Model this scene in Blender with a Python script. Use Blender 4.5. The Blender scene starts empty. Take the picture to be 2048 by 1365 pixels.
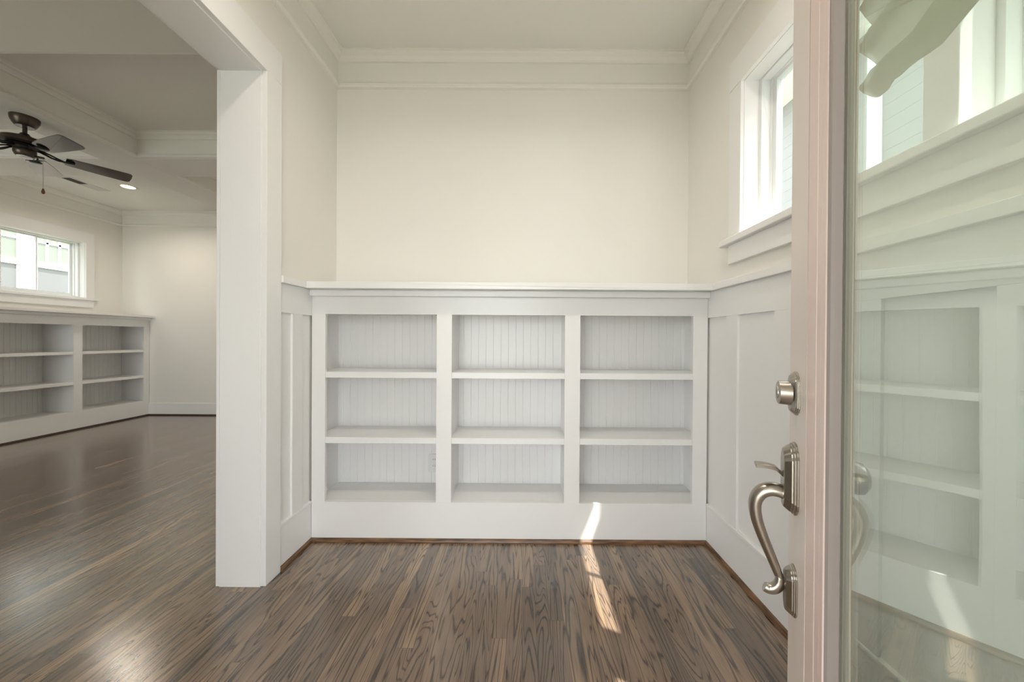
import bpy, bmesh, math, random
from mathutils import Matrix, Vector
random.seed(4)
S = bpy.context.scene
COL = S.collection

# ------------------------------------------------------------------ camera
F_PX, CX, CY = 720.0, 1045.84, 680.8
yaw, pitch, roll = 0.0016, -0.0042, 0.0063
Fv = Vector((-math.sin(yaw)*math.cos(pitch), math.cos(yaw)*math.cos(pitch), math.sin(pitch)))
Rv = Vector((math.cos(yaw), math.sin(yaw), 0)); Uv = Rv.cross(Fv)
R2 = Rv*math.cos(roll)+Uv*math.sin(roll); U2 = -Rv*math.sin(roll)+Uv*math.cos(roll)
cd = bpy.data.cameras.new('camera'); cam = bpy.data.objects.new('camera', cd); COL.objects.link(cam)
M = Matrix.Identity(4)
for i in range(3):
    M[i][0] = R2[i]; M[i][1] = U2[i]; M[i][2] = -Fv[i]
M.translation = (0, 0, 1.15)
cam.matrix_world = M
cd.sensor_width = 36; cd.lens = F_PX/2048*36
cd.shift_x = -(CX-1024)/2048; cd.shift_y = (CY-682.5)/2048
cd.clip_start = 0.02
S.camera = cam

# ------------------------------------------------------------------ light
W = bpy.data.worlds.new('sky'); S.world = W; W.use_nodes = True
wb = W.node_tree.nodes['Background']
wb.inputs[0].default_value = (0.93, 0.97, 1.0, 1); wb.inputs[1].default_value = 6.0
sd = bpy.data.lights.new('sun', 'SUN'); sun = bpy.data.objects.new('sun', sd); COL.objects.link(sun)
sd.energy = 14; sd.angle = math.radians(0.5); sd.color = (1, .95, .87)
sun.rotation_euler = Vector((-.375, .19, -1)).to_track_quat('-Z', 'Y').to_euler()
sun.location = (3, -1, 6)
S.view_settings.view_transform = 'Standard'; S.view_settings.look = 'None'
S.view_settings.gamma = 1; S.view_settings.use_curve_mapping = False
S.view_settings.exposure = 0.30
FILL_NOOK, CAN_LIVING = 5.2, 8.0      # watts; the nook pair is unseen fill added for the upper walls

# ------------------------------------------------------------------ materials
def mat(name, col, rough=.5, metal=0., spec=.5, coat=0., noise=0., nscale=8., bump=0., bscale=200.):
    m = bpy.data.materials.new(name); m.use_nodes = True
    nt = m.node_tree; b = nt.nodes['Principled BSDF']
    b.inputs['Base Color'].default_value = (*col, 1); b.inputs['Roughness'].default_value = rough
    b.inputs['Metallic'].default_value = metal; b.inputs['Specular IOR Level'].default_value = spec
    b.inputs['Coat Weight'].default_value = coat
    tc = nt.nodes.new('ShaderNodeTexCoord')
    if noise:
        n = nt.nodes.new('ShaderNodeTexNoise'); n.inputs['Scale'].default_value = nscale
        nt.links.new(tc.outputs['Object'], n.inputs['Vector'])
        mx = nt.nodes.new('ShaderNodeMix'); mx.data_type = 'RGBA'
        mx.inputs[6].default_value = (*[c*(1-noise) for c in col], 1)
        mx.inputs[7].default_value = (*[min(1, c*(1+noise)) for c in col], 1)
        nt.links.new(n.outputs[0], mx.inputs[0]); nt.links.new(mx.outputs[2], b.inputs['Base Color'])
    if bump:
        n = nt.nodes.new('ShaderNodeTexNoise'); n.inputs['Scale'].default_value = bscale
        nt.links.new(tc.outputs['Object'], n.inputs['Vector'])
        bp = nt.nodes.new('ShaderNodeBump'); bp.inputs['Strength'].default_value = bump; bp.inputs['Distance'].default_value = .001
        nt.links.new(n.outputs[0], bp.inputs['Height']); nt.links.new(bp.outputs[0], b.inputs['Normal'])
    return m

PAINT = mat('cream_wall_paint', (.86, .84, .785), .6, spec=.3, noise=.01, nscale=3, bump=.12, bscale=260)
TRIM = mat('white_trim_paint', (.87, .865, .85), .32, noise=.008, nscale=4, bump=.04, bscale=90)
CROWNP = mat('cream_crown_paint', (.865, .85, .80), .4, noise=.008, nscale=4)
CEIL = mat('flat_ceiling_paint', (.86, .85, .81), .75, spec=.2, noise=.01, nscale=2)
VINYL = mat('white_vinyl', (.84, .86, .85), .3)
DOORP = mat('bounce_tinted_door_paint', (.80, .715, .66), .35, noise=.01)  # paint colour carries a warm bounce tint from the porch
LITEP = mat('bounce_pink_lite_frame', (.82, .665, .61), .35, noise=.01)  # stronger pink bounce tint put into the frame colour
BEADP = mat('taupe_glazing_bead', (.34, .29, .27), .45)
NICKEL = mat('aged_nickel', (.42, .385, .34), .28, metal=1, noise=.12, nscale=30, bump=.08, bscale=120)
BRONZE = mat('fan_bronze', (.085, .068, .055), .33, metal=.75, noise=.1)
BLACK = mat('fan_black_iron', (.02, .018, .017), .4, metal=.5)
BLADE = mat('espresso_blade', (.035, .027, .024), .2, spec=1, coat=1, noise=.15, nscale=20)
BLADE.node_tree.nodes['Principled BSDF'].inputs['Coat IOR'].default_value = 2.0; BLADE.node_tree.nodes['Principled BSDF'].inputs['Coat Roughness'].default_value = .08
WHITEP = mat('white_plate', (.8, .8, .79), .35)
DARKV = mat('dark_duct', (.05, .045, .035), .8)
FOB = mat('turned_wood_fob', (.16, .06, .02), .35)
FABRIC = mat('linen_shade_fabric', (.80, .79, .70), .9, spec=.1, noise=.06, nscale=60, bump=.3, bscale=500)
SIDING = mat('grey_siding', (.17, .175, .168), .8, noise=.02)
SIDING_G = mat('pale_green_siding', (.11, .115, .105), .8, noise=.03)
EXTRIM = mat('exterior_white_trim', (.8, .8, .8), .6)
SCREEN = mat('grey_screened_glass', (.105, .105, .107), .5)
PANE_G = mat('green_reflecting_glass', (.12, .135, .108), .4, noise=.15, nscale=2)
GRASS = mat('lawn', (.22, .24, .15), .95, noise=.3, nscale=20)
CONC = mat('brick_porch', (.52, .45, .41), .9, noise=.15, nscale=9)

def emis(name, col, st):
    m = bpy.data.materials.new(name); m.use_nodes = True; nt = m.node_tree
    nt.nodes.remove(nt.nodes['Principled BSDF']); e = nt.nodes.new('ShaderNodeEmission')
    e.inputs[0].default_value = (*col, 1); e.inputs[1].default_value = st
    nt.links.new(e.outputs[0], nt.nodes['Material Output'].inputs[0]); return m
LENS = emis('lit_lamp_lens', (1, .60, .28), 14)

def glass(name, tint, ior, wav=0):
    m = bpy.data.materials.new(name); m.use_nodes = True; nt = m.node_tree
    nt.nodes.remove(nt.nodes['Principled BSDF'])
    t = nt.nodes.new('ShaderNodeBsdfTransparent'); t.inputs[0].default_value = (*tint, 1)
    g = nt.nodes.new('ShaderNodeBsdfGlossy'); g.inputs['Roughness'].default_value = 0.0
    g.inputs['Color'].default_value = (.93, .97, .94, 1)
    f = nt.nodes.new('ShaderNodeFresnel'); f.inputs[0].default_value = ior
    mx = nt.nodes.new('ShaderNodeMixShader')
    # back faces: keep the outside index so both faces reflect alike
    geo = nt.nodes.new('ShaderNodeNewGeometry')
    ma = nt.nodes.new('ShaderNodeMath'); ma.operation = 'MULTIPLY_ADD'
    ma.inputs[1].default_value = (1/ior-ior); ma.inputs[2].default_value = ior
    nt.links.new(geo.outputs['Backfacing'], ma.inputs[0])
    if wav:
        tc = nt.nodes.new('ShaderNodeTexCoord'); n = nt.nodes.new('ShaderNodeTexNoise'); n.inputs['Scale'].default_value = 3.5
        n.inputs['Detail'].default_value = 0
        nt.links.new(tc.outputs['Object'], n.inputs['Vector'])
        bp = nt.nodes.new('ShaderNodeBump'); bp.inputs['Strength'].default_value = wav; bp.inputs['Distance'].default_value = .004
        nt.links.new(n.outputs[0], bp.inputs['Height']); nt.links.new(bp.outputs[0], g.inputs['Normal'])
    nt.links.new(f.outputs[0], mx.inputs[0])
    nt.links.new(ma.outputs[0], f.inputs[0])
    nt.links.new(t.outputs[0], mx.inputs[1]); nt.links.new(g.outputs[0], mx.inputs[2])
    nt.links.new(mx.outputs[0], nt.nodes['Material Output'].inputs[0])
    return m
GLASS = glass('window_glass', (.98, .99, .985), 1.35)
DGLASS = glass('door_glass', (.91, .965, .93), 2.1, .3)

def wood_floor():
    m = bpy.data.materials.new('stained_oak_strip_floor'); m.use_nodes = True; nt = m.node_tree; L = nt.links
    b = nt.nodes['Principled BSDF']
    def N(t, **k):
        n = nt.nodes.new(t)
        for a, v in k.items(): setattr(n, a, v)
        return n
    def math_(op, a, b_=None, c=None):
        n = N('ShaderNodeMath', operation=op)
        for i, v in enumerate((a, b_, c)):
            if v is None: continue
            if isinstance(v, (int, float)): n.inputs[i].default_value = v
            else: L.new(v, n.inputs[i])
        return n.outputs[0]
    tc = N('ShaderNodeTexCoord'); sp = N('ShaderNodeSeparateXYZ'); L.new(tc.outputs['Object'], sp.inputs[0])
    x, y = sp.outputs[0], sp.outputs[1]
    PW, PL = .0572, .95
    ix = math_('FLOOR', math_('DIVIDE', x, PW))
    wn = N('ShaderNodeTexWhiteNoise', noise_dimensions='1D'); L.new(ix, wn.inputs['W'])
    yo = math_('ADD', math_('DIVIDE', y, PL), math_('MULTIPLY', wn.outputs[0], 7.3))
    iy = math_('FLOOR', yo)
    pid = math_('ADD', math_('MULTIPLY', ix, 17.17), math_('MULTIPLY', iy, 3.71))
    w2 = N('ShaderNodeTexWhiteNoise', noise_dimensions='1D'); L.new(pid, w2.inputs['W'])
    r = w2.outputs[0]
    w3 = N('ShaderNodeTexWhiteNoise', noise_dimensions='1D'); L.new(math_('ADD', pid, 91.3), w3.inputs['W']); r3 = w3.outputs[0]
    # grain coordinate per board
    cv = N('ShaderNodeCombineXYZ')
    L.new(math_('MULTIPLY', x, 12.0), cv.inputs[0]); L.new(math_('MULTIPLY', y, 1.0), cv.inputs[1])
    L.new(math_('MULTIPLY', r, 60.0), cv.inputs[2])
    n1 = N('ShaderNodeTexNoise'); n1.inputs['Scale'].default_value = 1.0; n1.inputs['Detail'].default_value = 2.5
    n1.inputs['Roughness'].default_value = .45; n1.inputs['Distortion'].default_value = .5
    L.new(cv.outputs[0], n1.inputs['Vector'])
    # contour rings (cathedral figure)
    rings = math_('MULTIPLY', n1.outputs[0], math_('MULTIPLY_ADD', r3, 80.0, 60.0))
    sn = math_('SINE', rings)
    ln = math_('POWER', math_('MULTIPLY_ADD', sn, .5, .5), 6.0)
    # fine pores
    cv2 = N('ShaderNodeCombineXYZ')
    L.new(math_('MULTIPLY', x, 420.0), cv2.inputs[0]); L.new(math_('MULTIPLY', y, 9.0), cv2.inputs[1]); L.new(math_('MULTIPLY', r, 31.0), cv2.inputs[2])
    n2 = N('ShaderNodeTexNoise'); n2.inputs['Scale'].default_value = 1.0; n2.inputs['Detail'].default_value = 3
    L.new(cv2.outputs[0], n2.inputs['Vector'])
    # broad tone drift
    cv3 = N('ShaderNodeCombineXYZ')
    L.new(math_('MULTIPLY', x, 9.0), cv3.inputs[0]); L.new(math_('MULTIPLY', y, 1.4), cv3.inputs[1]); L.new(math_('MULTIPLY', r, 11.0), cv3.inputs[2])
    n3 = N('ShaderNodeTexNoise'); n3.inputs['Scale'].default_value = 1.0; n3.inputs['Detail'].default_value = 2; L.new(cv3.outputs[0], n3.inputs['Vector'])
    ramp = N('ShaderNodeValToRGB'); cr = ramp.color_ramp
    cr.elements[0].position = 0; cr.elements[0].color = (.10, .078, .064, 1)
    cr.elements[1].position = 1; cr.elements[1].color = (.50, .36, .235, 1)
    for p_, c_ in ((.3, (.165, .120, .090, 1)), (.6, (.235, .163, .112, 1)), (.85, (.33, .225, .14, 1))):
        e = cr.elements.new(p_); e.color = c_
    tone = math_('ADD', math_('MULTIPLY', r, .5), math_('MULTIPLY_ADD', n3.outputs[0], .8, -.12))
    L.new(tone, ramp.inputs[0])
    mx = N('ShaderNodeMix', data_type='RGBA', blend_type='MULTIPLY')
    L.new(math_('MULTIPLY', ln, .95), mx.inputs[0]); L.new(ramp.outputs[0], mx.inputs[6]); mx.inputs[7].default_value = (.26, .26, .29, 1)
    mx2 = N('ShaderNodeMix', data_type='RGBA', blend_type='MULTIPLY')
    mr = N('ShaderNodeMapRange'); mr.inputs[1].default_value = .48; mr.inputs[2].default_value = .7; mr.inputs[4].default_value = .6
    L.new(n2.outputs[0], mr.inputs[0])
    L.new(mr.outputs[0], mx2.inputs[0]); L.new(mx.outputs[2], mx2.inputs[6]); mx2.inputs[7].default_value = (.45, .43, .42, 1)
    # seams
    fx = math_('FRACT', math_('DIVIDE', x, PW)); fy = math_('FRACT', yo)
    ex = math_('MINIMUM', fx, math_('SUBTRACT', 1.0, fx)); ey = math_('MULTIPLY', math_('MINIMUM', fy, math_('SUBTRACT', 1.0, fy)), PL/PW)
    seam = math_('LESS_THAN', math_('MINIMUM', ex, ey), .011)
    mx3 = N('ShaderNodeMix', data_type='RGBA'); L.new(math_('MULTIPLY', seam, .55), mx3.inputs[0]); L.new(mx2.outputs[2], mx3.inputs[6]); mx3.inputs[7].default_value = (.03, .023, .018, 1)
    L.new(mx3.outputs[2], b.inputs['Base Color'])
    L.new(math_('MULTIPLY_ADD', n2.outputs[0], .10, .12), b.inputs['Roughness'])
    b.inputs['Specular IOR Level'].default_value = .7
    b.inputs['Coat Weight'].default_value = .6; b.inputs['Coat Roughness'].default_value = .23; b.inputs['Coat IOR'].default_value = 1.65
    bp = N('ShaderNodeBump'); bp.inputs['Strength'].default_value = .35; bp.inputs['Distance'].default_value = .0012
    hh = math_('ADD', math_('MULTIPLY', n2.outputs[0], -.5), math_('ADD', math_('MULTIPLY', seam, -.6), math_('MULTIPLY', n3.outputs[0], 1.2)))
    L.new(hh, bp.inputs['Height']); L.new(bp.outputs[0], b.inputs['Normal'])
    return m
OAK = wood_floor()

def shoe_wood():
    m = mat('stained_oak_shoe', (.2, .1, .045), .35); nt = m.node_tree; b = nt.nodes['Principled BSDF']
    tc = nt.nodes.new('ShaderNodeTexCoord'); mp = nt.nodes.new('ShaderNodeMapping'); mp.inputs['Scale'].default_value = (9, 9, 160)
    n = nt.nodes.new('ShaderNodeTexNoise'); n.inputs['Scale'].default_value = 1; n.inputs['Detail'].default_value = 4
    rp = nt.nodes.new('ShaderNodeValToRGB'); rp.color_ramp.elements[0].position = .35; rp.color_ramp.elements[1].position = .7
    rp.color_ramp.elements[0].color = (.055, .027, .014, 1); rp.color_ramp.elements[1].color = (.27, .14, .062, 1)
    nt.links.new(tc.outputs['Object'], mp.inputs[0]); nt.links.new(mp.outputs[0], n.inputs['Vector']); nt.links.new(n.outputs[0], rp.inputs[0])
    nt.links.new(rp.outputs[0], b.inputs['Base Color']); return m
SHOE = shoe_wood()
SHOED = mat('dark_stained_shoe', (.03, .018, .012), .35, noise=.2, nscale=30)

nt = FABRIC.node_tree; tl_ = nt.nodes.new('ShaderNodeBsdfTranslucent'); tl_.inputs[0].default_value = (.95, .95, .88, 1)
mxs = nt.nodes.new('ShaderNodeMixShader'); mxs.inputs[0].default_value = .85
nt.links.new(nt.nodes['Principled BSDF'].outputs[0], mxs.inputs[1]); nt.links.new(tl_.outputs[0], mxs.inputs[2]); nt.links.new(mxs.outputs[0], nt.nodes['Material Output'].inputs[0])

# ------------------------------------------------------------------ mesh helpers
def link(name, me, m, parent=None, bevel=0.0, smooth=False):
    o = bpy.data.objects.new(name, me); COL.objects.link(o)
    if m: me.materials.append(m)
    if parent: o.parent = parent
    if smooth:
        for p in me.polygons: p.use_smooth = True
    if bevel:
        md = o.modifiers.new('edge', 'BEVEL'); md.width = bevel; md.segments = 2; md.limit_method = 'ANGLE'; md.angle_limit = math.radians(40)
    return o
class MB:
    def __init__(s): s.v = []; s.f = []
    def box(s, x0, y0, z0, x1, y1, z1):
        x0, x1 = sorted((x0, x1)); y0, y1 = sorted((y0, y1)); z0, z1 = sorted((z0, z1))
        k = len(s.v)
        s.v += [(x0,y0,z0),(x1,y0,z0),(x1,y1,z0),(x0,y1,z0),(x0,y0,z1),(x1,y0,z1),(x1,y1,z1),(x0,y1,z1)]
        s.f += [tuple(k+i for i in q) for q in ((0,3,2,1),(4,5,6,7),(0,1,5,4),(1,2,6,5),(2,3,7,6),(3,0,4,7))]
        return s
    def prism(s, poly, fn, a, b):
        """poly in 2D, fn(p,q,t)->xyz, extruded t=a..b"""
        k = len(s.v); n = len(poly)
        s.v += [fn(p, q, a) for p, q in poly]+[fn(p, q, b) for p, q in poly]
        s.f += [tuple(k+i for i in range(n))[::-1], tuple(k+n+i for i in range(n))]
        s.f += [(k+i, k+(i+1) % n, k+n+(i+1) % n, k+n+i) for i in range(n)]
        return s
    def lathe(s, prof, c=(0, 0, 0), n=40, axis='z'):
        k = len(s.v); m = len(prof)
        for i in range(n):
            a = 2*math.pi*i/n; ca, sa = math.cos(a), math.sin(a)
            for r, h in prof:
                if axis == 'z': s.v.append((c[0]+r*ca, c[1]+r*sa, c[2]+h))
                elif axis == 'y': s.v.append((c[0]+r*ca, c[1]+h, c[2]+r*sa))
                else: s.v.append((c[0]+h, c[1]+r*ca, c[2]+r*sa))
        for i in range(n):
            j = (i+1) % n
            for q in range(m-1):
                s.f.append((k+i*m+q, k+j*m+q, k+j*m+q+1, k+i*m+q+1))
        if prof[0][0] > 1e-6: s.f.append(tuple(k+i*m for i in range(n)))
        if prof[-1][0] > 1e-6: s.f.append(tuple(k+i*m+m-1 for i in range(n))[::-1])
        return s
    def tube(s, pts, rad, n=14, flat=1.0):
        pts = [Vector(p) for p in pts]; k = len(s.v); m = len(pts)
        if not hasattr(rad, '__len__'): rad = [rad]*m
        up = None
        for i, p in enumerate(pts):
            t = (pts[min(i+1, m-1)]-pts[max(i-1, 0)]).normalized()
            if up is None:
                up = t.orthogonal().normalized()
            up = (up-t*up.dot(t)).normalized(); sd_ = t.cross(up)
            for j in range(n):
                a = 2*math.pi*j/n
                s.v.append(tuple(p+(up*math.cos(a)+sd_*math.sin(a)*flat)*rad[i]))
        for i in range(m-1):
            for j in range(n):
                s.f.append((k+i*n+j, k+i*n+(j+1) % n, k+(i+1)*n+(j+1) % n, k+(i+1)*n+j))
        s.f.append(tuple(k+j for j in range(n))[::-1]); s.f.append(tuple(k+(m-1)*n+j for j in range(n)))
        return s
    def ring(s, prof, x0, y0, x1, y1):
        """closed moulding loop: prof of (projection inward, z), CCW closed section"""
        k = len(s.v); m = len(prof)
        for cx, cy, sx, sy in ((x0,y0,1,1),(x1,y0,-1,1),(x1,y1,-1,-1),(x0,y1,1,-1)):
            s.v += [(cx+sx*p, cy+sy*p, z) for p, z in prof]
        for c in range(4):
            d = (c+1) % 4
            for q in range(m):
                r = (q+1) % m
                s.f.append((k+c*m+q, k+d*m+q, k+d*m+r, k+c*m+r))
        return s
    def build(s, name, m, parent=None, bevel=0.0, smooth=False):
        me = bpy.data.meshes.new(name); me.from_pydata(s.v, [], s.f)
        bm = bmesh.new(); bm.from_mesh(me)
        bmesh.ops.remove_doubles(bm, verts=bm.verts, dist=1e-6)
        bmesh.ops.recalc_face_normals(bm, faces=bm.faces); bm.to_mesh(me); bm.free()
        return link(name, me, m, parent, bevel, smooth)
def B(*a): return MB().box(*a)
def tag(o, label=None, cat=None, group=None, kind=None):
    if label: o['label'] = label
    if cat: o['category'] = cat
    if group: o['group'] = group
    if kind: o['kind'] = kind
    return o
def empty(name, loc=(0, 0, 0), rz=0, **k):
    o = bpy.data.objects.new(name, None); COL.objects.link(o); o.location = loc; o.rotation_euler = (0, 0, rz)
    o.empty_display_size = .1
    return tag(o, **k)
def struct(name, mb, m, label, cat, bevel=0): return tag(mb.build(name, m, None, bevel), label, cat, kind='structure')
def smooth_by_angle(o, deg=35):
    for p in o.data.polygons: p.use_smooth = True
    o.data.set_sharp_from_angle(angle=math.radians(deg))
    return o
def spline(pts, n=8):
    P = [pts[0]]+list(pts)+[pts[-1]]; out = []
    for i in range(1, len(P)-2):
        for j in range(n):
            t = j/n; a, b, c, d = P[i-1], P[i], P[i+1], P[i+2]
            out.append(tuple(.5*((2*b[k])+(-a[k]+c[k])*t+(2*a[k]-5*b[k]+4*c[k]-d[k])*t*t+(-a[k]+3*b[k]-3*c[k]+d[k])*t**3) for k in range(len(b))))
    out.append(tuple(pts[-1])); return out

# ------------------------------------------------------------------ dimensions
XL, XR = -1.205, 1.049        # nook wall planes
BT = .014                     # board thickness on walls
YF, YB = 2.025, 2.313         # bookcase front, nook back wall
ZC = 2.96; ZBM = 2.74         # ceiling, beam underside
ZCAP = 1.417
LX, LR, LY = -5.85, -1.39, 5.24
YJ = 1.646; ZS = 2.366        # cased opening jamb face, soffit
Y0 = -.15                     # inside of front wall

# ------------------------------------------------------------------ shell
struct('floor', B(-6.05, Y0-.15, -.12, 1.21, LY+.15, 0), OAK, 'dark stained oak strip floor running through both rooms', 'floor')
struct('wall_back', B(LR+.12, YB, 0, 1.21, YB+.12, 3.1), PAINT, 'cream wall above the nook bookcase', 'wall')
w = MB(); w.box(LR, YJ+.02, 0, XL, LY+.15, 3.1); w.box(LR, Y0-.15, ZS+.02, XL, YJ+.02, 3.1)
struct('wall_left', w, PAINT, 'cream wall with the wide cased opening to the living room', 'wall')
w = MB(); WZ0, WZ1 = 1.62, 2.405
w.box(XR, Y0, 0, 1.21, YB, WZ0); w.box(XR, Y0, WZ1, 1.21, YB, 3.1)
w.box(XR, 1.74, WZ0, 1.21, YB, WZ1); w.box(XR, Y0, WZ0, 1.21, .058, WZ1); w.box(XR, .878, WZ0, 1.21, .92, WZ1)
struct('wall_right', w, PAINT, 'cream wall with two small high windows beside the front door', 'wall')
w = MB(); w.box(LX-.15, Y0-.15, 0, LX, LY+.15, WZ0); w.box(LX-.15, Y0-.15, WZ1, LX, LY+.15, 3.1)
w.box(LX-.15, Y0-.15, WZ0, LX, 3.99, WZ1); w.box(LX-.15, 4.805, WZ0, LX, LY+.15, WZ1)
struct('wall_living_left', w, PAINT, 'cream living room wall behind the long low bookcase', 'wall')
struct('wall_living_back', B(LX, LY, 0, LR, LY+.15, 3.1), PAINT, 'cream far wall of the living room', 'wall')
w = MB(); w.box(.185, Y0-.15, 0, 1.21, Y0, 3.1); w.box(LR, Y0-.15, 0, -.78, Y0, 3.1); w.box(-.78, Y0-.15, 2.4, .185, Y0, 3.1)
struct('wall_front', w, PAINT, 'entry wall around the front door opening behind the camera', 'wall')
w = MB(); w.box(LX, Y0-.15, 0, LR, Y0, .55); w.box(LX, Y0-.15, 2.4, LR, Y0, 3.1); w.box(LX, Y0-.15, .55, -5.0, Y0, 2.4); w.box(-3.4, Y0-.15, .55, LR, Y0, 2.4)  # out-of-view opening, its width set by the light wanted in the room
struct('wall_living_front', w, PAINT, 'front wall of the living room with an unseen opening sized to let daylight in', 'wall')
struct('ceiling', B(XL, Y0-.15, ZC, 1.21, YB, ZC+.14), CEIL, 'flat white ceiling of the entry nook', 'ceiling')
c = MB(); c.box(LX-.15, Y0-.15, ZC, LR, LY+.15, ZC+.14)
BX0, BX1 = -3.815, -3.473
c2 = MB(); c2.box(BX0, Y0, ZBM, BX1, LY, ZC)
for a, b in ((1.68, 2.02), (3.226, 3.57)):
    c2.box(LX, a, ZBM, BX0, b, ZC); c2.box(BX1, a, ZBM, LR, b, ZC)
struct('ceiling_living', c, CEIL, 'recessed white panels of the coffered living room ceiling', 'ceiling')
struct('trim_1', c2, CEIL, 'white box beams crossing the coffered living room ceiling', 'ceiling beam', .0015)

CROWN = [(0, 2.743), (.018, 2.745), (.026, 2.752), (.027, 2.764), (.02, 2.775), (.017, 2.786), (.012, 2.788), (.012, 2.903), (.022, 2.905),
         (.026, 2.916), (.037, 2.93), (.052, 2.938), (.057, 2.949), (.064, 2.951), (.064, 2.96), (0, 2.96)]
struct('trim_2', MB().ring(CROWN, XL, Y0, XR, YB), CROWNP, 'white stepped crown moulding around the entry nook', 'crown moulding', 0)
n = 3
for (x0, x1) in ((LX, BX0), (BX1, LR)):
    for (y0, y1) in ((Y0, 1.68), (2.02, 3.226), (3.57, LY)):
        where = ('window side' if x0 == LX else 'opening side')+', '+{Y0: 'nearest the street', 2.02: 'beside the fan', 3.57: 'against the far wall'}[y0]
        struct('trim_%d' % n, MB().ring(CROWN, x0, y0, x1, y1), CROWNP, 'white crown moulding in the ceiling coffer on the '+where, 'crown moulding'); n += 1

# cased opening
t = empty('trim_%d' % n, (0, 0, 0), label='white casing and jamb of the opening between nook and living room', cat='door casing', kind='structure'); n += 1
j = MB(); j.box(LR-.001, YJ, 0, XL+.001, YJ+.02, ZS+.02); j.box(LR-.001, Y0, ZS, XL+.001, YJ, ZS+.02); j.build('jamb', TRIM, t, .001)
B(XL, YJ+.006, 0, XL+.024, YJ+.108, ZS+.006).build('casing', TRIM, t, .002)
B(XL, Y0, ZS+.006, XL+.024, YJ+.108, 2.52).build('head_casing', TRIM, t, .002)
B(LR-.02, YJ+.003, 0, LR, YJ+.11, ZS+.006).build('casing', TRIM, t, .002)
B(LR-.02, Y0, ZS+.006, LR, YJ+.11, 2.52).build('head_casing', TRIM, t, .002)

# wainscot ------------------------------------------------------------------
def wainscot(idx, wallx, sgn, y0, y1, battens, label):
    """wallx plane, sgn = +1 boards stand towards +X"""
    t = empty('trim_%d' % idx, (wallx, y0, 0), label=label, cat='wainscot', kind='structure')
    def bx(a, z0, b, z1, th=BT): return B(0, a-y0, z0, sgn*th, b-y0, z1)
    bx(y0, 1.272, y1, ZCAP).build('top_rail', TRIM, t, .0012)
    for a, b in battens: bx(a, .228, b, 1.272).build('batten', TRIM, t, .0012)
    bx(y0, 0, y1, .210).build('baseboard', TRIM, t, .002)
    bx(y0, .210, y1, .228, BT+.004).build('baseboard_cap', TRIM, t, .003)
    bx(y0, .02, y1, 1.3, .003).build('panel', TRIM, t)
    return t
wainscot(n, XL, 1, YJ+.108, YF, [(1.856, 1.941)], 'white board and batten wainscot left of the nook bookcase'); n += 1
wainscot(n, XR, -1, Y0, YF, [(1.746, 1.841), (1.395, 1.49), (1.045, 1.14), (.695, .79), (.345, .44), (0, .09)],
         'white board and batten wainscot right of the nook bookcase'); n += 1

# shoe moulding
def shoe(name, a, b, d, label, mt=None):
    """a->b along the wall on the floor; d = unit direction away from wall"""
    a, b, d = Vector((*a, 0)), Vector((*b, 0)), Vector((*d, 0)); L = (b-a).length; u = (b-a)/L
    poly = [(0, 0), (.016, 0), (.016, .006), (.0135, .013), (.008, .018), (0, .02)]
    mb = MB().prism(poly, lambda p, q, t_: tuple(a+d*p+u*t_+Vector((0, 0, q))), 0, L)
    return struct(name, mb, mt or SHOE, label, 'shoe moulding')
shoe('baseboard_back', (XL+BT, YF), (XR-BT, YF), (0, -1), 'brown oak shoe moulding along the foot of the nook bookcase')
shoe('baseboard_right', (XR-BT, YF), (XR-BT, Y0), (-1, 0), 'brown oak shoe moulding along the right wainscot')
shoe('baseboard_left', (XL+BT, YF), (XL+BT, YJ+.108), (1, 0), 'brown oak shoe moulding along the short left wainscot')
shoe('baseboard_living_left', (-5.45, LY), (-5.45, .3), (1, 0), 'dark shoe moulding along the foot of the living room bookcase', SHOED)
shoe('baseboard_living_back', (-5.45, LY-.014), (LR, LY-.014), (0, -1), 'dark shoe moulding along the living room far wall', SHOED)
b_ = MB(); b_.box(-5.45, LY-.014, 0, LR, LY, .18)
struct('baseboard_living', b_, TRIM, 'white baseboard along the living room far wall', 'baseboard', .003)

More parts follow.
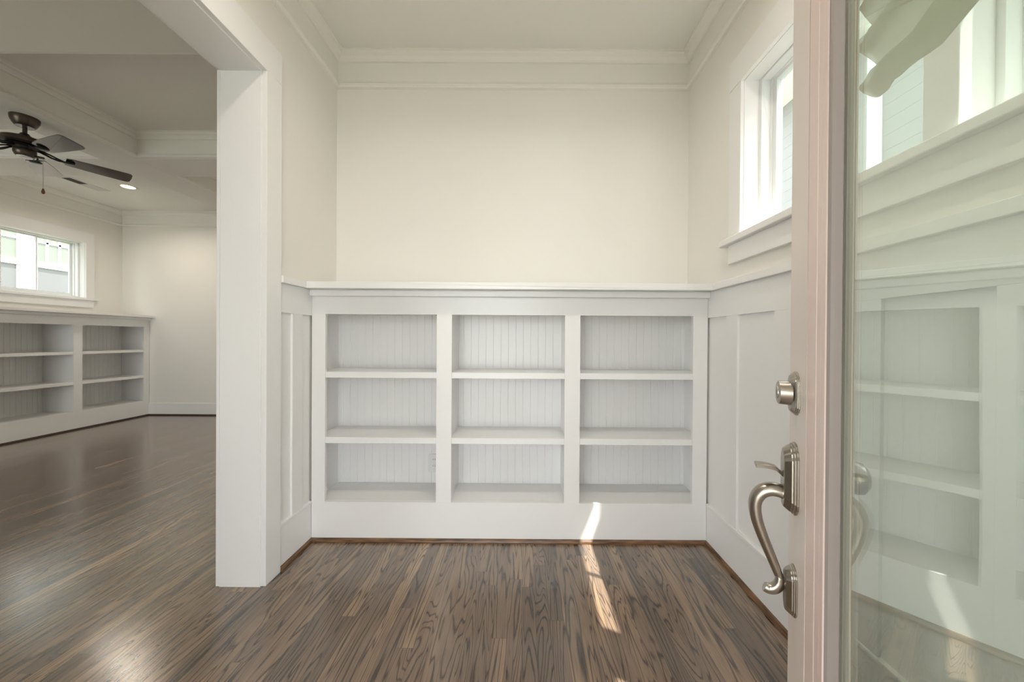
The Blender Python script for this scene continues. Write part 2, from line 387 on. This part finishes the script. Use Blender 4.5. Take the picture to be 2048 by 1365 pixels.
# ------------------------------------------------------------------ bookcases
def beadboard(x0, x1, z0, z1, y):
    pts = [(x0, y+.012), (x0, y)]; g = .0475; xx = x0+.03
    while xx < x1-.01:
        pts += [(xx-.003, y), (xx-.0012, y+.002), (xx+.0012, y+.002), (xx+.003, y)]; xx += g
    pts += [(x1, y), (x1, y+.012)]
    return MB().prism(pts, lambda p, q, t_: (p, q, t_), z0, z1)
def bookcase(loc, rz, W_, bays, depth, label, loww, end_l, end_r):
    """local x along width, face at y=0, back at y=depth"""
    t = empty('built_in_bookcase', loc, rz, label=label, cat='bookcase')
    zt, zo = 1.283, .223
    T = .02
    ff = MB(); edges = [0]+[e for b in bays for e in b]+[W_]
    ff.box(0, 0, zt, W_, T, ZCAP); ff.box(0, 0, 0, W_, T, zo)
    for i in range(0, len(edges), 2): ff.box(edges[i], 0, zo, edges[i+1], T, zt)
    # welded face frame: one flat face
    ff.build('face_frame', TRIM, t, .0008)
    B(0, -.028, 1.381, W_, 0, ZCAP).build('bed_moulding', TRIM, t, .004)
    lims = []
    for i, (a, b) in enumerate(bays):
        l = end_l if i == 0 else a-.008; r = end_r if i == len(bays)-1 else b+.008
        lims.append((l, r))
    B(0, T, 0, lims[0][0], depth, ZCAP).build('side_panel', TRIM, t) if lims[0][0] > .002 else None
    B(lims[-1][1], T, 0, W_, depth, ZCAP).build('side_panel', TRIM, t) if W_-lims[-1][1] > .002 else None
    for i in range(len(bays)-1):
        B(lims[i][1], T, 0, lims[i+1][0], depth, ZCAP).build('partition', TRIM, t)
    for l, r in lims:
        beadboard(l, r, zo, zt+.06, depth-.012).build('back_panel', TRIM, t)
        B(l, T, zo-.03, r, depth-.012, zo-.0005).build('bay_floor', TRIM, t)
        B(l, T, zt+.012, r, depth-.012, zt+.03).build('bay_top', TRIM, t)
    for i, (l, r) in enumerate(lims):
        a, b = bays[i]
        for zz in (.957, .587):
            p = [(a+.0005, .002), (b-.0005, .002), (b-.0005, T), (r, T), (r, depth-.012), (l, depth-.012), (l, T), (a+.0005, T)]
            MB().prism(p, lambda p_, q_, z_: (p_, q_, z_), zz-.034, zz).build('shelf', TRIM, t, .001)
    return t
NX0 = XL+BT
bookcase((NX0, YF, 0), 0, (XR-BT)-NX0, [(-1.116-NX0, -.489-NX0), (-.403-NX0, .233-NX0), (.32-NX0, .955-NX0)], YB-YF-.002,
         'white built-in nook bookcase with nine open beadboard cubbies', .0, .008, (XR-BT)-NX0-.008)
# living room case: local x runs along world +Y, back towards -X
LW = LY-.005-.3
def ly(y): return y-.3
bookcase((-5.45, .3, 0), math.pi/2, LW, [(ly(a), ly(b)) for a, b in ((.38, 1.10), (1.19, 1.92), (2.01, 2.73), (2.818, 3.54), (3.629, 4.351), (4.44, 5.162))],
         .398, 'long low white bookcase under the living room window', 0, .02, LW-.02)

# ledges
m = MB()
m.box(XL+.0005, 1.94, ZCAP, XR-.0005, YB-.0005, ZCAP+.035)
m.box(XL+.0005, YJ+.1085, ZCAP, -1.172, 1.94, ZCAP+.035); m.box(1.015, Y0+.001, ZCAP, XR-.0005, 1.94, ZCAP+.035)
tag(m.build('ledge', TRIM, None, .002), 'white ledge capping the nook bookcase and the side wainscots', 'ledge')
tag(B(LX+.0005, .28, ZCAP, -5.36, LY-.0005, ZCAP+.03).build('ledge', TRIM, None, .002), 'white ledge on top of the long living room bookcase', 'ledge')

# outlet in the lowest left cubby
o = empty('electrical_outlet', (-.565, YB-.0145, .352), label='white duplex outlet on the beadboard back of the bottom left cubby', cat='outlet')
B(-.036, -.006, -.058, .036, 0, .058).build('cover_plate', WHITEP, o, .002)
for zz in (-.021, .021):
    MB().prism([(.0165*math.cos(a)*1.0, max(-.0125, min(.0125, .0165*math.sin(a)))) for a in [2*math.pi*i/28 for i in range(28)]],
               lambda p, q, t_, zz=zz: (p, t_, q+zz), -.0085, -.006).build('receptacle', WHITEP, o)
    s_ = MB(); s_.box(-.0075, -.0087, zz, -.0055, -.0084, zz+.008); s_.box(.0055, -.0087, zz, .0075, -.0084, zz+.008); s_.build('slots', DARKV, o)
MB().lathe([(.0, -.0072), (.003, -.0070), (.0035, -.006)], axis='y', n=12).build('screw', WHITEP, o)

# ------------------------------------------------------------------ windows
def window(name, loc, rz, w, label, wall_t, left_cas=True, right_cas=True, mull=None, flip=1):
    """local: x across, y outward from wall plane, z world. opening w wide, z 1.655..2.385"""
    t = empty(name, loc, rz, label=label, cat='window', kind='structure'); h = w/2; a, b = 1.655, 2.385; c = .02
    # reveal liner
    r = MB(); r.box(-h-.02, -.004, a-.02, -h, .075, b+.02); r.box(h, -.004, a-.02, h+.02, .075, b+.02); r.box(-h, -.004, b, h, .075, b+.02); r.box(-h, .0, a-.034, h, .075, a-.001)
    r.build('reveal', TRIM, t, .0008)
    # vinyl frame, stepped
    f = MB()
    for (q, y_0, y_1) in ((.018, .065, wall_t), (.028, .105, wall_t-.012)):
        f.box(-h, y_0, a, -h+q, y_1, b); f.box(h-q, y_0, a, h, y_1, b); f.box(-h+q, y_0, b-q*.5, h-q, y_1, b); f.box(-h+q, y_0, a, h-q, y_1, a+q)
    f.build('frame', VINYL, t, .001)
    for k, (x0, x1, yo) in enumerate(((-h+.028, .006, .112), (-.006, h-.028, .132))):
        s = MB(); q = .024; z0, z1 = a+.028, b-.014; ql, qr = (q, .012) if k == 0 else (.012, q)
        s.box(x0, yo, z0, x0+ql, yo+.018, z1); s.box(x1-qr, yo, z0, x1, yo+.018, z1); s.box(x0+ql, yo, z0, x1-qr, yo+.018, z0+q+.006); s.box(x0+ql, yo, z1-q*.6, x1-qr, yo+.018, z1)
        so = s.build('sash', VINYL, t, .001)
        B(x0+ql-.004, yo+.007, z0+q, x1-qr+.004, yo+.011, z1-q*.6+.004).build('pane', GLASS, so)
    if left_cas: B(-h-.1 if left_cas is True else -h-left_cas, -c, a, -h-.004, 0, b+.004).build('side_casing', TRIM, t, .002)
    if right_cas: B(h+.004, -c, a, h+.1 if right_cas is True else h+right_cas, 0, b+.004).build('side_casing', TRIM, t, .002)
    return t
def headpieces(t, x0, x1):
    B(x0, -.022, 2.389, x1, 0, 2.53).build('head_casing', TRIM, t, .002)
    B(x0-.045, -.045, 1.624, x1+.045, .012, 1.655).build('stool', TRIM, t, .004)
    B(x0, -.02, 1.53, x1, 0, 1.624).build('apron', TRIM, t, .002)
# right wall: local x -> -Y, outward +X
w1 = window('window_1', (XR, 1.33, 0), -math.pi/2, .78, 'white sliding window, the farther of two over the right ledge', .165, True, .082)
w2 = window('window_2', (XR, .468, 0), -math.pi/2, .78, 'white sliding window, the nearer of two over the right ledge', .165, False, True)
headpieces(w1, -.49, .862+.49)
w3 = window('window_3', (LX, 4.398, 0), math.pi/2, .775, 'white sliding window over the long living room bookcase', .15)
headpieces(w3, -.4875, .4775)

# ------------------------------------------------------------------ front door
ang = math.atan2(.904, .428)
HX, HY = .1575, -.084; DW = .91
d = empty('door_1', (HX, HY, 0), ang, label='open pink-bounce tinted front door with a full glass pane and nickel handle', cat='door', kind='structure')
TH = .036; GX0, GX1 = .216, .694; GZ0, GZ1 = .30, 2.20; DH = 2.345
m = MB(); e0, e1 = .118, DW-.118
m.box(0, -TH, .012, e0, 0, DH); m.box(e1, -TH, .012, DW, 0, DH)
m.box(e0, -TH, .012, e1, 0, .2); m.box(e0, -TH, GZ1+.05, e1, 0, DH)
m.build('leaf', DOORP, d, .0015)
# lite frame: shallow reeded band between the stiles and the glass
def band(o0, o1, i0, i1, y0, y1, mt, nm, bev=.0015):
    (ox0, oz0, ox1, oz1), (ix0, iz0, ix1, iz1) = o0, i0
    q = MB(); q.box(ox0, y0, oz0, ix0, y1, oz1); q.box(ix1, y0, oz0, ox1, y1, oz1); q.box(ix0, y0, oz0, ix1, y1, iz0); q.box(ix0, y0, iz1, ix1, y1, oz1)
    return q.build(nm, mt, d, bev)
O = [(.118, .2, .792, 2.25), (.152, .235, .760, 2.235), (.175, .26, .737, 2.222), (.198, .285, .712, 2.21), (.216, .30, .694, 2.20)]
for k, yy in enumerate((-.0008, .0003, -.0002, .0005)):
    band(O[k], None, O[k+1], None, -TH-.0, yy, LITEP, 'lite_frame', .002)
# glazing bead sloping back to the glass (both sides)
for y_a, y_b, mt_, nm_ in ((-.002, -.0165, BEADP, 'glazing_bead'), (-TH+.002, -.0205, DOORP, 'inner_glazing_bead')):
    bd = MB(); k_ = -.003 if y_a > -.01 else .003
    for (x, sgn) in ((GX0, 1), (GX1, -1)):
        bd.prism([(x, y_a), (x+sgn*.004, y_a+k_), (x+sgn*.006, (y_a+y_b)/2), (x+sgn*.010, y_b), (x, y_b)], lambda p, q, z_: (p, q, z_), GZ0, GZ1)
    for (z, sgn) in ((GZ0, 1), (GZ1, -1)):
        bd.prism([(z, y_a), (z+sgn*.004, y_a+k_), (z+sgn*.010, y_b), (z, y_b)], lambda p, q, x_: (x_, q, p), GX0, GX1)
    bd.build(nm_, mt_, d)
B(GX0-.004, -.0205, GZ0-.004, GX1+.004, -.0165, GZ1+.004).build('glass_pane', DGLASS, d)

# hardware -------------------------------------------------------------------
LXD = DW-.050
def shield(zc, w_, h_, name, thick):
    """stepped backplate with tapered, arched ends"""
    mb = MB(); base = [(0, 1.0), (.30, .985), (.52, .93), (.62, .84), (.80, .80), (.88, .70), (1.0, .62), (1.0, -.62), (.88, -.70), (.80, -.80), (.62, -.84), (.52, -.93), (.30, -.985), (0, -1.0)]
    full = base+[(-a_, b_) for a_, b_ in base[-2:0:-1]]; n_ = len(full); k0 = 0
    rings = ((1, 1, 0), (1, 1, .16), (.93, .965, .22), (.93, .965, .34), (.86, .93, .40), (.84, .92, .52), (.62, .84, .86), (.55, .81, .97), (.48, .78, 1.0))
    for f, g, yy in rings: mb.v += [(LXD+p*w_/2*f, yy*thick, zc+q*h_/2*g) for p, q in full]
    for k in range(len(rings)-1):
        for i in range(n_): mb.f.append((k*n_+i, k*n_+(i+1) % n_, (k+1)*n_+(i+1) % n_, (k+1)*n_+i))
    mb.f.append(tuple(range(n_))); mb.f.append(tuple((len(rings)-1)*n_+i for i in range(n_)))
    return mb.build(name, NICKEL, hs, .0005)
hs = B(LXD-.012, -TH-.004, .66, LXD+.012, -.0005, 1.05).build('handleset', NICKEL, d)
shield(1.048, .060, .084, 'deadbolt_rose', .011)
dbm = MB().lathe([(.0, .030), (.020, .030), (.0222, .0285), (.0228, .020), (.0235, .009)], c=(LXD, 0, 1.048), axis='y', n=40)
db = smooth_by_angle(dbm.build('deadbolt_cylinder', NICKEL, hs))
k_ = MB().lathe([(.0, .0312), (.0115, .0312), (.012, .029)], c=(LXD, 0, 1.048), axis='y', n=28); k_.build('keyway_plug', NICKEL, db)
B(LXD-.0012, .0308, 1.042, LXD+.0012, .0315, 1.054).build('key_slot', BLACK, db)
shield(.884, .064, .138, 'upper_plate', .021)
shield(.667, .052, .096, 'lower_plate', .016)
grip = [(0, .852), (.014, .862), (.03, .868), (.047, .868), (.063, .860), (.074, .843), (.0765, .822), (.072, .795), (.062, .765), (.05, .735), (.04, .71), (.032, .69), (.026, .676), (.019, .668), (.006, .668)]
grip = [(a_*.86, .676+(b_-.668)*.90) for a_, b_ in grip]; gp = spline(grip, 6); nn = len(gp)
rads = [.0108-.0045*min(1, max(0, (i/nn-.25)/.6)) for i in range(nn)]
smooth_by_angle(MB().tube([(LXD, max(y_, .004), z_) for y_, z_ in gp], rads, 18, 1.25).build('grip', NICKEL, hs), 60)
curl = spline([(a_*.92, b_+.006) for a_, b_ in [(.024, .682), (.026, .668), (.034, .657), (.045, .653), (.053, .655)]], 6)
cn = len(curl)
smooth_by_angle(MB().tube([(LXD, y_, z_) for y_, z_ in curl], [.008+.002*math.sin(math.pi*i/cn) for i in range(cn)], 14, 1.2).build('grip_curl', NICKEL, hs), 60)
tl = spline([(a_, b_-.006) for a_, b_ in [(.01, .888), (.018, .892), (.026, .900), (.034, .906), (.05, .9085), (.066, .9075)]], 6)
tn = len(tl)
lv = MB()
for i in range(tn-1):
    wd = .005+.010*(i/tn)**.7; wd2 = .005+.010*((i+1)/tn)**.7; th_ = .0032
    (ya, za), (yb, zb) = tl[i], tl[i+1]; k = len(lv.v)
    lv.v += [(LXD-wd, ya, za-th_), (LXD+wd, ya, za-th_), (LXD+wd*.8, ya, za+th_), (LXD-wd*.8, ya, za+th_), (LXD-wd2, yb, zb-th_), (LXD+wd2, yb, zb-th_), (LXD+wd2*.8, yb, zb+th_), (LXD-wd2*.8, yb, zb+th_)]
    lv.f += [(k, k+1, k+5, k+4), (k+1, k+2, k+6, k+5), (k+2, k+3, k+7, k+6), (k+3, k, k+4, k+7)]
    if i == 0: lv.f.append((k, k+3, k+2, k+1))
    if i == tn-2: lv.f.append((k+4, k+5, k+6, k+7))
lv.build('thumb_lever', NICKEL, hs, .001)
kn = MB().lathe([(.033, -TH), (.033, -TH-.006), (.028, -TH-.009), (.013, -TH-.012), (.011, -TH-.028), (.016, -TH-.036), (.0255, -TH-.044), (.029, -TH-.053), (.0275, -TH-.062), (.019, -TH-.069), (0, -TH-.071)], c=(LXD, 0, .90), axis='y', n=40)
smooth_by_angle(kn.build('inner_knob', NICKEL, hs))
tt = MB().lathe([(.03, -TH), (.03, -TH-.006), (.022, -TH-.011), (.0, -TH-.012)], c=(LXD, 0, 1.04), axis='y', n=36)
tt.box(LXD-.004, -TH-.032, 1.022, LXD+.004, -TH-.011, 1.058); tt.build('thumb_turn', NICKEL, hs, .001)
for zz in (.25, 1.17, 2.1):
    MB().lathe([(.007, -.05), (.007, .05)], c=(-.004, -TH-.006, zz), n=16).build('hinge', NICKEL, d)

# fabric shade gathered on the inner side of the door glass
sh = empty('door_shade', (HX, HY, 0), ang, label='pale linen shade drawn up in soft horizontal folds behind the door glass', cat='shade')
prof = []
zz = 1.446; fold = 0
F_ = [(1.475, .034), (1.50, .012), (1.446, .046), (1.475, .062), (1.53, .020)]
pts = [(.008, 2.24)]
nf = 11
for i in range(nf):
    top = 2.21-i*.065
    pts += [(.006, top), (.022+.006*(i % 3), top-.030), (.034+.004*(i % 2), top-.055), (.018, top-.068), (.006, top-.060)]
pts += [(.010, 1.49), (.022, 1.478), (.032, 1.476), (.036, 1.487), (.031, 1.51)]
pp = spline(pts, 5)
m = MB(); ns = 26; xa, xb = .20, .745; k = 0; TT = .0022
np_ = len(pp)
def nrm(i):
    a, b = pp[max(i-1, 0)], pp[min(i+1, np_-1)]; dx, dz = b[0]-a[0], b[1]-a[1]; L_ = math.hypot(dx, dz) or 1
    return (-dz/L_, dx/L_)
for s_ in range(ns+1):
    u = s_/ns; x = xa+(xb-xa)*u
    for side in (0, 1):
        for i, (o_, z_) in enumerate(pp):
            nx, nz = nrm(i)
            wv = .0022*math.sin(x*23+z_*9)+.0012*math.sin(x*51+z_*31)
            e_ = max(0, (x-.60)/.1); droop = (-.008*math.sin(math.pi*u) + .035*min(1, e_)+.012*abs(math.sin(x*70))*min(1, e_*2))*(2.24-z_)/.75
            m.v.append((x, -TH-.006-o_-wv*.6-side*TT*nx-.004, z_+.022*(2.24-z_)/.75+droop*.6+side*TT*nz+wv*.6))
for s_ in range(ns):
    A, Bq = s_*2*np_, (s_+1)*2*np_
    for i in range(np_-1):
        m.f.append((A+i, Bq+i, Bq+i+1, A+i+1)); m.f.append((A+np_+i, A+np_+i+1, Bq+np_+i+1, Bq+np_+i))
    m.f.append((A, A+np_, Bq+np_, Bq)); m.f.append((A+np_-1, Bq+np_-1, Bq+2*np_-1, A+2*np_-1))
for A in (0, ns*2*np_):
    for i in range(np_-1): m.f.append((A+i, A+i+1, A+np_+i+1, A+np_+i))
m.build('fabric', FABRIC, sh, smooth=True)
B(.195, -TH-.022, 2.215, .75, -TH-.0005, 2.25).build('headrail', VINYL, sh, .002)

# ------------------------------------------------------------------ lights and vent
def can(loc, power, label, r=.075, tint=(1, .90, .77)):
    t = empty('recessed_light', loc, label=label, cat='ceiling light')
    smooth_by_angle(MB().lathe([(r-.012, 0.0), (r-.012, -.003), (r+.012, -.005), (r+.016, -.002), (r+.016, 0)], n=48).build('trim_ring', WHITEP, t))
    MB().lathe([(0, -.0015), (r-.012, -.0015), (r-.012, 0), (0, 0)], n=48).build('lens', LENS, t)
    l = bpy.data.lights.new('lamp_glow', 'AREA'); l.shape = 'DISK'; l.size = r*1.9; l.energy = power; l.color = tint; l.spread = math.radians(150)
    lo = bpy.data.objects.new('lamp_glow', l); COL.objects.link(lo); lo.parent = t; lo.location = (0, 0, -.008)
can((-4.80, 4.36, ZC), CAN_LIVING, 'lit round recessed light in the coffer by the living room window')
can((-2.43, 4.36, ZC), CAN_LIVING, 'unseen recessed fill light added in the far coffer on the opening side')  # out-of-view lamp, added for more light in the living room
can((-.62, .95, ZC), FILL_NOOK, 'unseen recessed fill light added in the nook ceiling nearer the cased opening', .075, (1, .92, .82))  # out-of-view fill lamp, added where daylight left the walls dim
can((.46, .95, ZC), FILL_NOOK, 'unseen recessed fill light added in the nook ceiling nearer the right windows', .075, (1, .92, .82))  # second added fill lamp, also out of view
v = empty('air_vent', (-5.24, 4.29, ZC), label='long white ceiling air vent beside the recessed light', cat='vent')
q = MB(); q.box(-.075, -.20, -.006, -.055, .20, 0); q.box(.055, -.20, -.006, .075, .20, 0); q.box(-.055, -.20, -.006, .055, -.185, 0); q.box(-.055, .185, -.006, .055, .20, 0); q.box(-.055, -.006, -.005, .055, .006, 0)
q.build('frame', WHITEP, v, .001)
B(-.055, -.185, -.0015, .055, .185, -.0003).build('duct', DARKV, v)
q = MB()
for i in range(7): q.box(-.05+i*.0155, .006, -.004, -.045+i*.0155+.005, .185, -.002)
q.build('louvers', WHITEP, v)

# ------------------------------------------------------------------ ceiling fan
fan = empty('ceiling_fan', (-3.645, 2.625, ZBM), label='bronze ceiling fan with dark blades and a pull chain under the centre beam', cat='ceiling fan')
smooth_by_angle(MB().lathe([(.071, 0), (.071, -.012), (.068, -.03), (.058, -.052), (.049, -.066), (.044, -.070), (0, -.070)], n=48).build('canopy', BRONZE, fan))
MB().lathe([(.0115, -.06), (.0115, -.135)], n=24).build('downrod', BRONZE, fan, smooth=False)
smooth_by_angle(MB().lathe([(.014, -.115), (.020, -.118), (.026, -.128), (.040, -.146), (.058, -.152), (.092, -.158), (.113, -.170), (.118, -.184), (.112, -.197), (.095, -.205), (0, -.205)], n=56).build('motor_housing', BRONZE, fan))
smooth_by_angle(MB().lathe([(0, -.204), (.085, -.205), (.088, -.213), (.06, -.222), (.052, -.236), (0, -.236)], n=40).build('flywheel', BLACK, fan))
cup = smooth_by_angle(MB().lathe([(.050, -.232), (.055, -.240), (.054, -.262), (.046, -.280), (.040, -.287), (0, -.287)], n=44).build('switch_housing', BRONZE, fan))
smooth_by_angle(MB().lathe([(.038, -.286), (.036, -.291), (.02, -.294), (0, -.295)], n=36).build('bottom_cap', WHITEP, cup))
MB().tube([(.03, .018, -.270), (.055, .035, -.272), (.078, .047, -.274)], .008, 10).build('chain_arm', BLACK, cup)
ch = MB()
for i in range(46): ch.lathe([(0, .0022), (.0017, .0012), (.0017, -.0012), (0, -.0022)], c=(.074, .045, -.282-i*.0047), n=6)
chn = ch.build('pull_chain', NICKEL, fan)
smooth_by_angle(MB().lathe([(0, 0), (.004, -.002), (.0065, -.012), (.0095, -.026), (.0085, -.036), (.004, -.041), (0, -.042)], c=(.074, .045, -.497), n=20).build('chain_fob', FOB, chn))
def blade_set(az):
    R_ = Matrix.Rotation(az, 4, 'Z'); pit = math.radians(13)
    zb = -.246
    arm = MB()
    for s in (-1, 1):
        arm.tube(spline([(.06, 0, -.214), (.10, s*.020, -.228), (.14, s*.024, zb+.002), (.175, s*.006, zb-.004)], 4), .0055, 8)
    arm.lathe([(0, -.006), (.030, -.004), (.033, 0), (.030, .003), (0, .004)], c=(.20, 0, zb-.006), n=24)
    arm.tube([(.06, 0, -.222), (.12, 0, zb), (.2, 0, zb-.006)], .006, 8)
    ob = arm.build('blade_arm', BLACK, fan, smooth=True); ob.matrix_local = R_
    out = [(.185, -.046), (.21, -.053), (.30, -.060), (.42, -.066), (.50, -.068), (.522, -.064), (.533, -.05), (.536, 0), (.533, .05), (.522, .064), (.50, .068), (.42, .066), (.30, .060), (.21, .053), (.185, .046)]
    bl = MB().prism(out, lambda p, q, t_: (p, q*math.cos(pit), zb+t_-q*math.sin(pit)), 0, .006).build('blade', BLADE, fan, .001)
    bl.matrix_local = R_
for k in range(5): blade_set(math.radians(58+72*k))

# ------------------------------------------------------------------ outside
struct('ground', B(-30, -12, -.9, 26, 24, -.7), GRASS, 'lawn around the house', 'ground')
struct('porch', B(-6.3, -3.4, -.7, 3.2, Y0-.151, -.03), CONC, 'brick porch outside the front door', 'porch')
m = MB(); m.box(-6.3, -3.4, 2.62, 3.2, -.301, 2.8); m.box(-6.3, -3.4, 2.4, 3.2, -3.2, 2.62)  # out-of-view slab and drop edge, added to cut frontal sky light
struct('sky_block_roof', m, EXTRIM, 'unseen white slab added over the porch to block sky light', 'roof')
nh = empty('neighbor_house', (3.6, 0, -.7), label='grey sided house with a white corner board outside the right windows', cat='house')
s = MB()
for i in range(34):
    z = i*.15; s.prism([(0, z), (-.003, z), (-.001, z+.15), (0, z+.15)], lambda p, q, t_: (p, t_, q), -4, 3.64); s.prism([(0, z), (-.003, z), (-.001, z+.15), (0, z+.15)], lambda p, q, t_: (p, t_, q), 3.77, 12)
s.box(0, -4, 0, 5, 12, 5.1); s.build('wall', SIDING, nh)
B(-.035, 3.64, 0, .02, 3.77, 5.1).build('corner_board', EXTRIM, nh, .003)
B(-.4, -4.2, 5.1, 5.2, 12.2, 5.3).build('roof', EXTRIM, nh)
lh = empty('neighbor_house', (-9, 0, -.7), label='pale house with white gridded windows seen through the living room window', cat='house')
s = MB(); s.box(-5, -2, 0, 0, 14, 5.4)
for i in range(30):
    z = i*.18; s.prism([(0, z), (.02, z), (.004, z+.18), (0, z+.18)], lambda p, q, t_: (p, t_, q), -2, 14)
s.build('wall', SIDING_G, lh)
B(-5.2, -2.2, 5.4, .5, 14.2, 5.6).build('roof', EXTRIM, lh)
def nwin(y0, y1, z0, zm, z1, cols):
    f = MB(); q = .06
    f.box(0, y0-q, z0-q, .05, y0, z1+q); f.box(0, y1, z0-q, .05, y1+q, z1+q); f.box(0, y0, z1, .05, y1, z1+q); f.box(0, y0, z0-q, .05, y1, z0); f.box(0, y0, zm-.05, .06, y1, zm+.05)
    dy = (y1-y0)/cols
    for i in range(1, cols): f.box(.02, y0+dy*i-.018, zm, .045, y0+dy*i+.018, z1)
    f.box(.02, y0, 3.565, .045, y1, 3.60)
    w = f.build('window', EXTRIM, lh)
    B(.021, y0, zm, .03, y1, z1).build('upper_pane', PANE_G, w); B(.021, y0, z0, .03, y1, zm).build('lower_pane', SCREEN, w)
nwin(6.574, 7.123, 2.0, 3.16, 4.2, 3)
nwin(5.60, 6.35, 2.0, 3.16, 4.2, 3)
B(0, 6.42, 0, .07, 6.6, 5.3).build('porch_column', EXTRIM, lh)
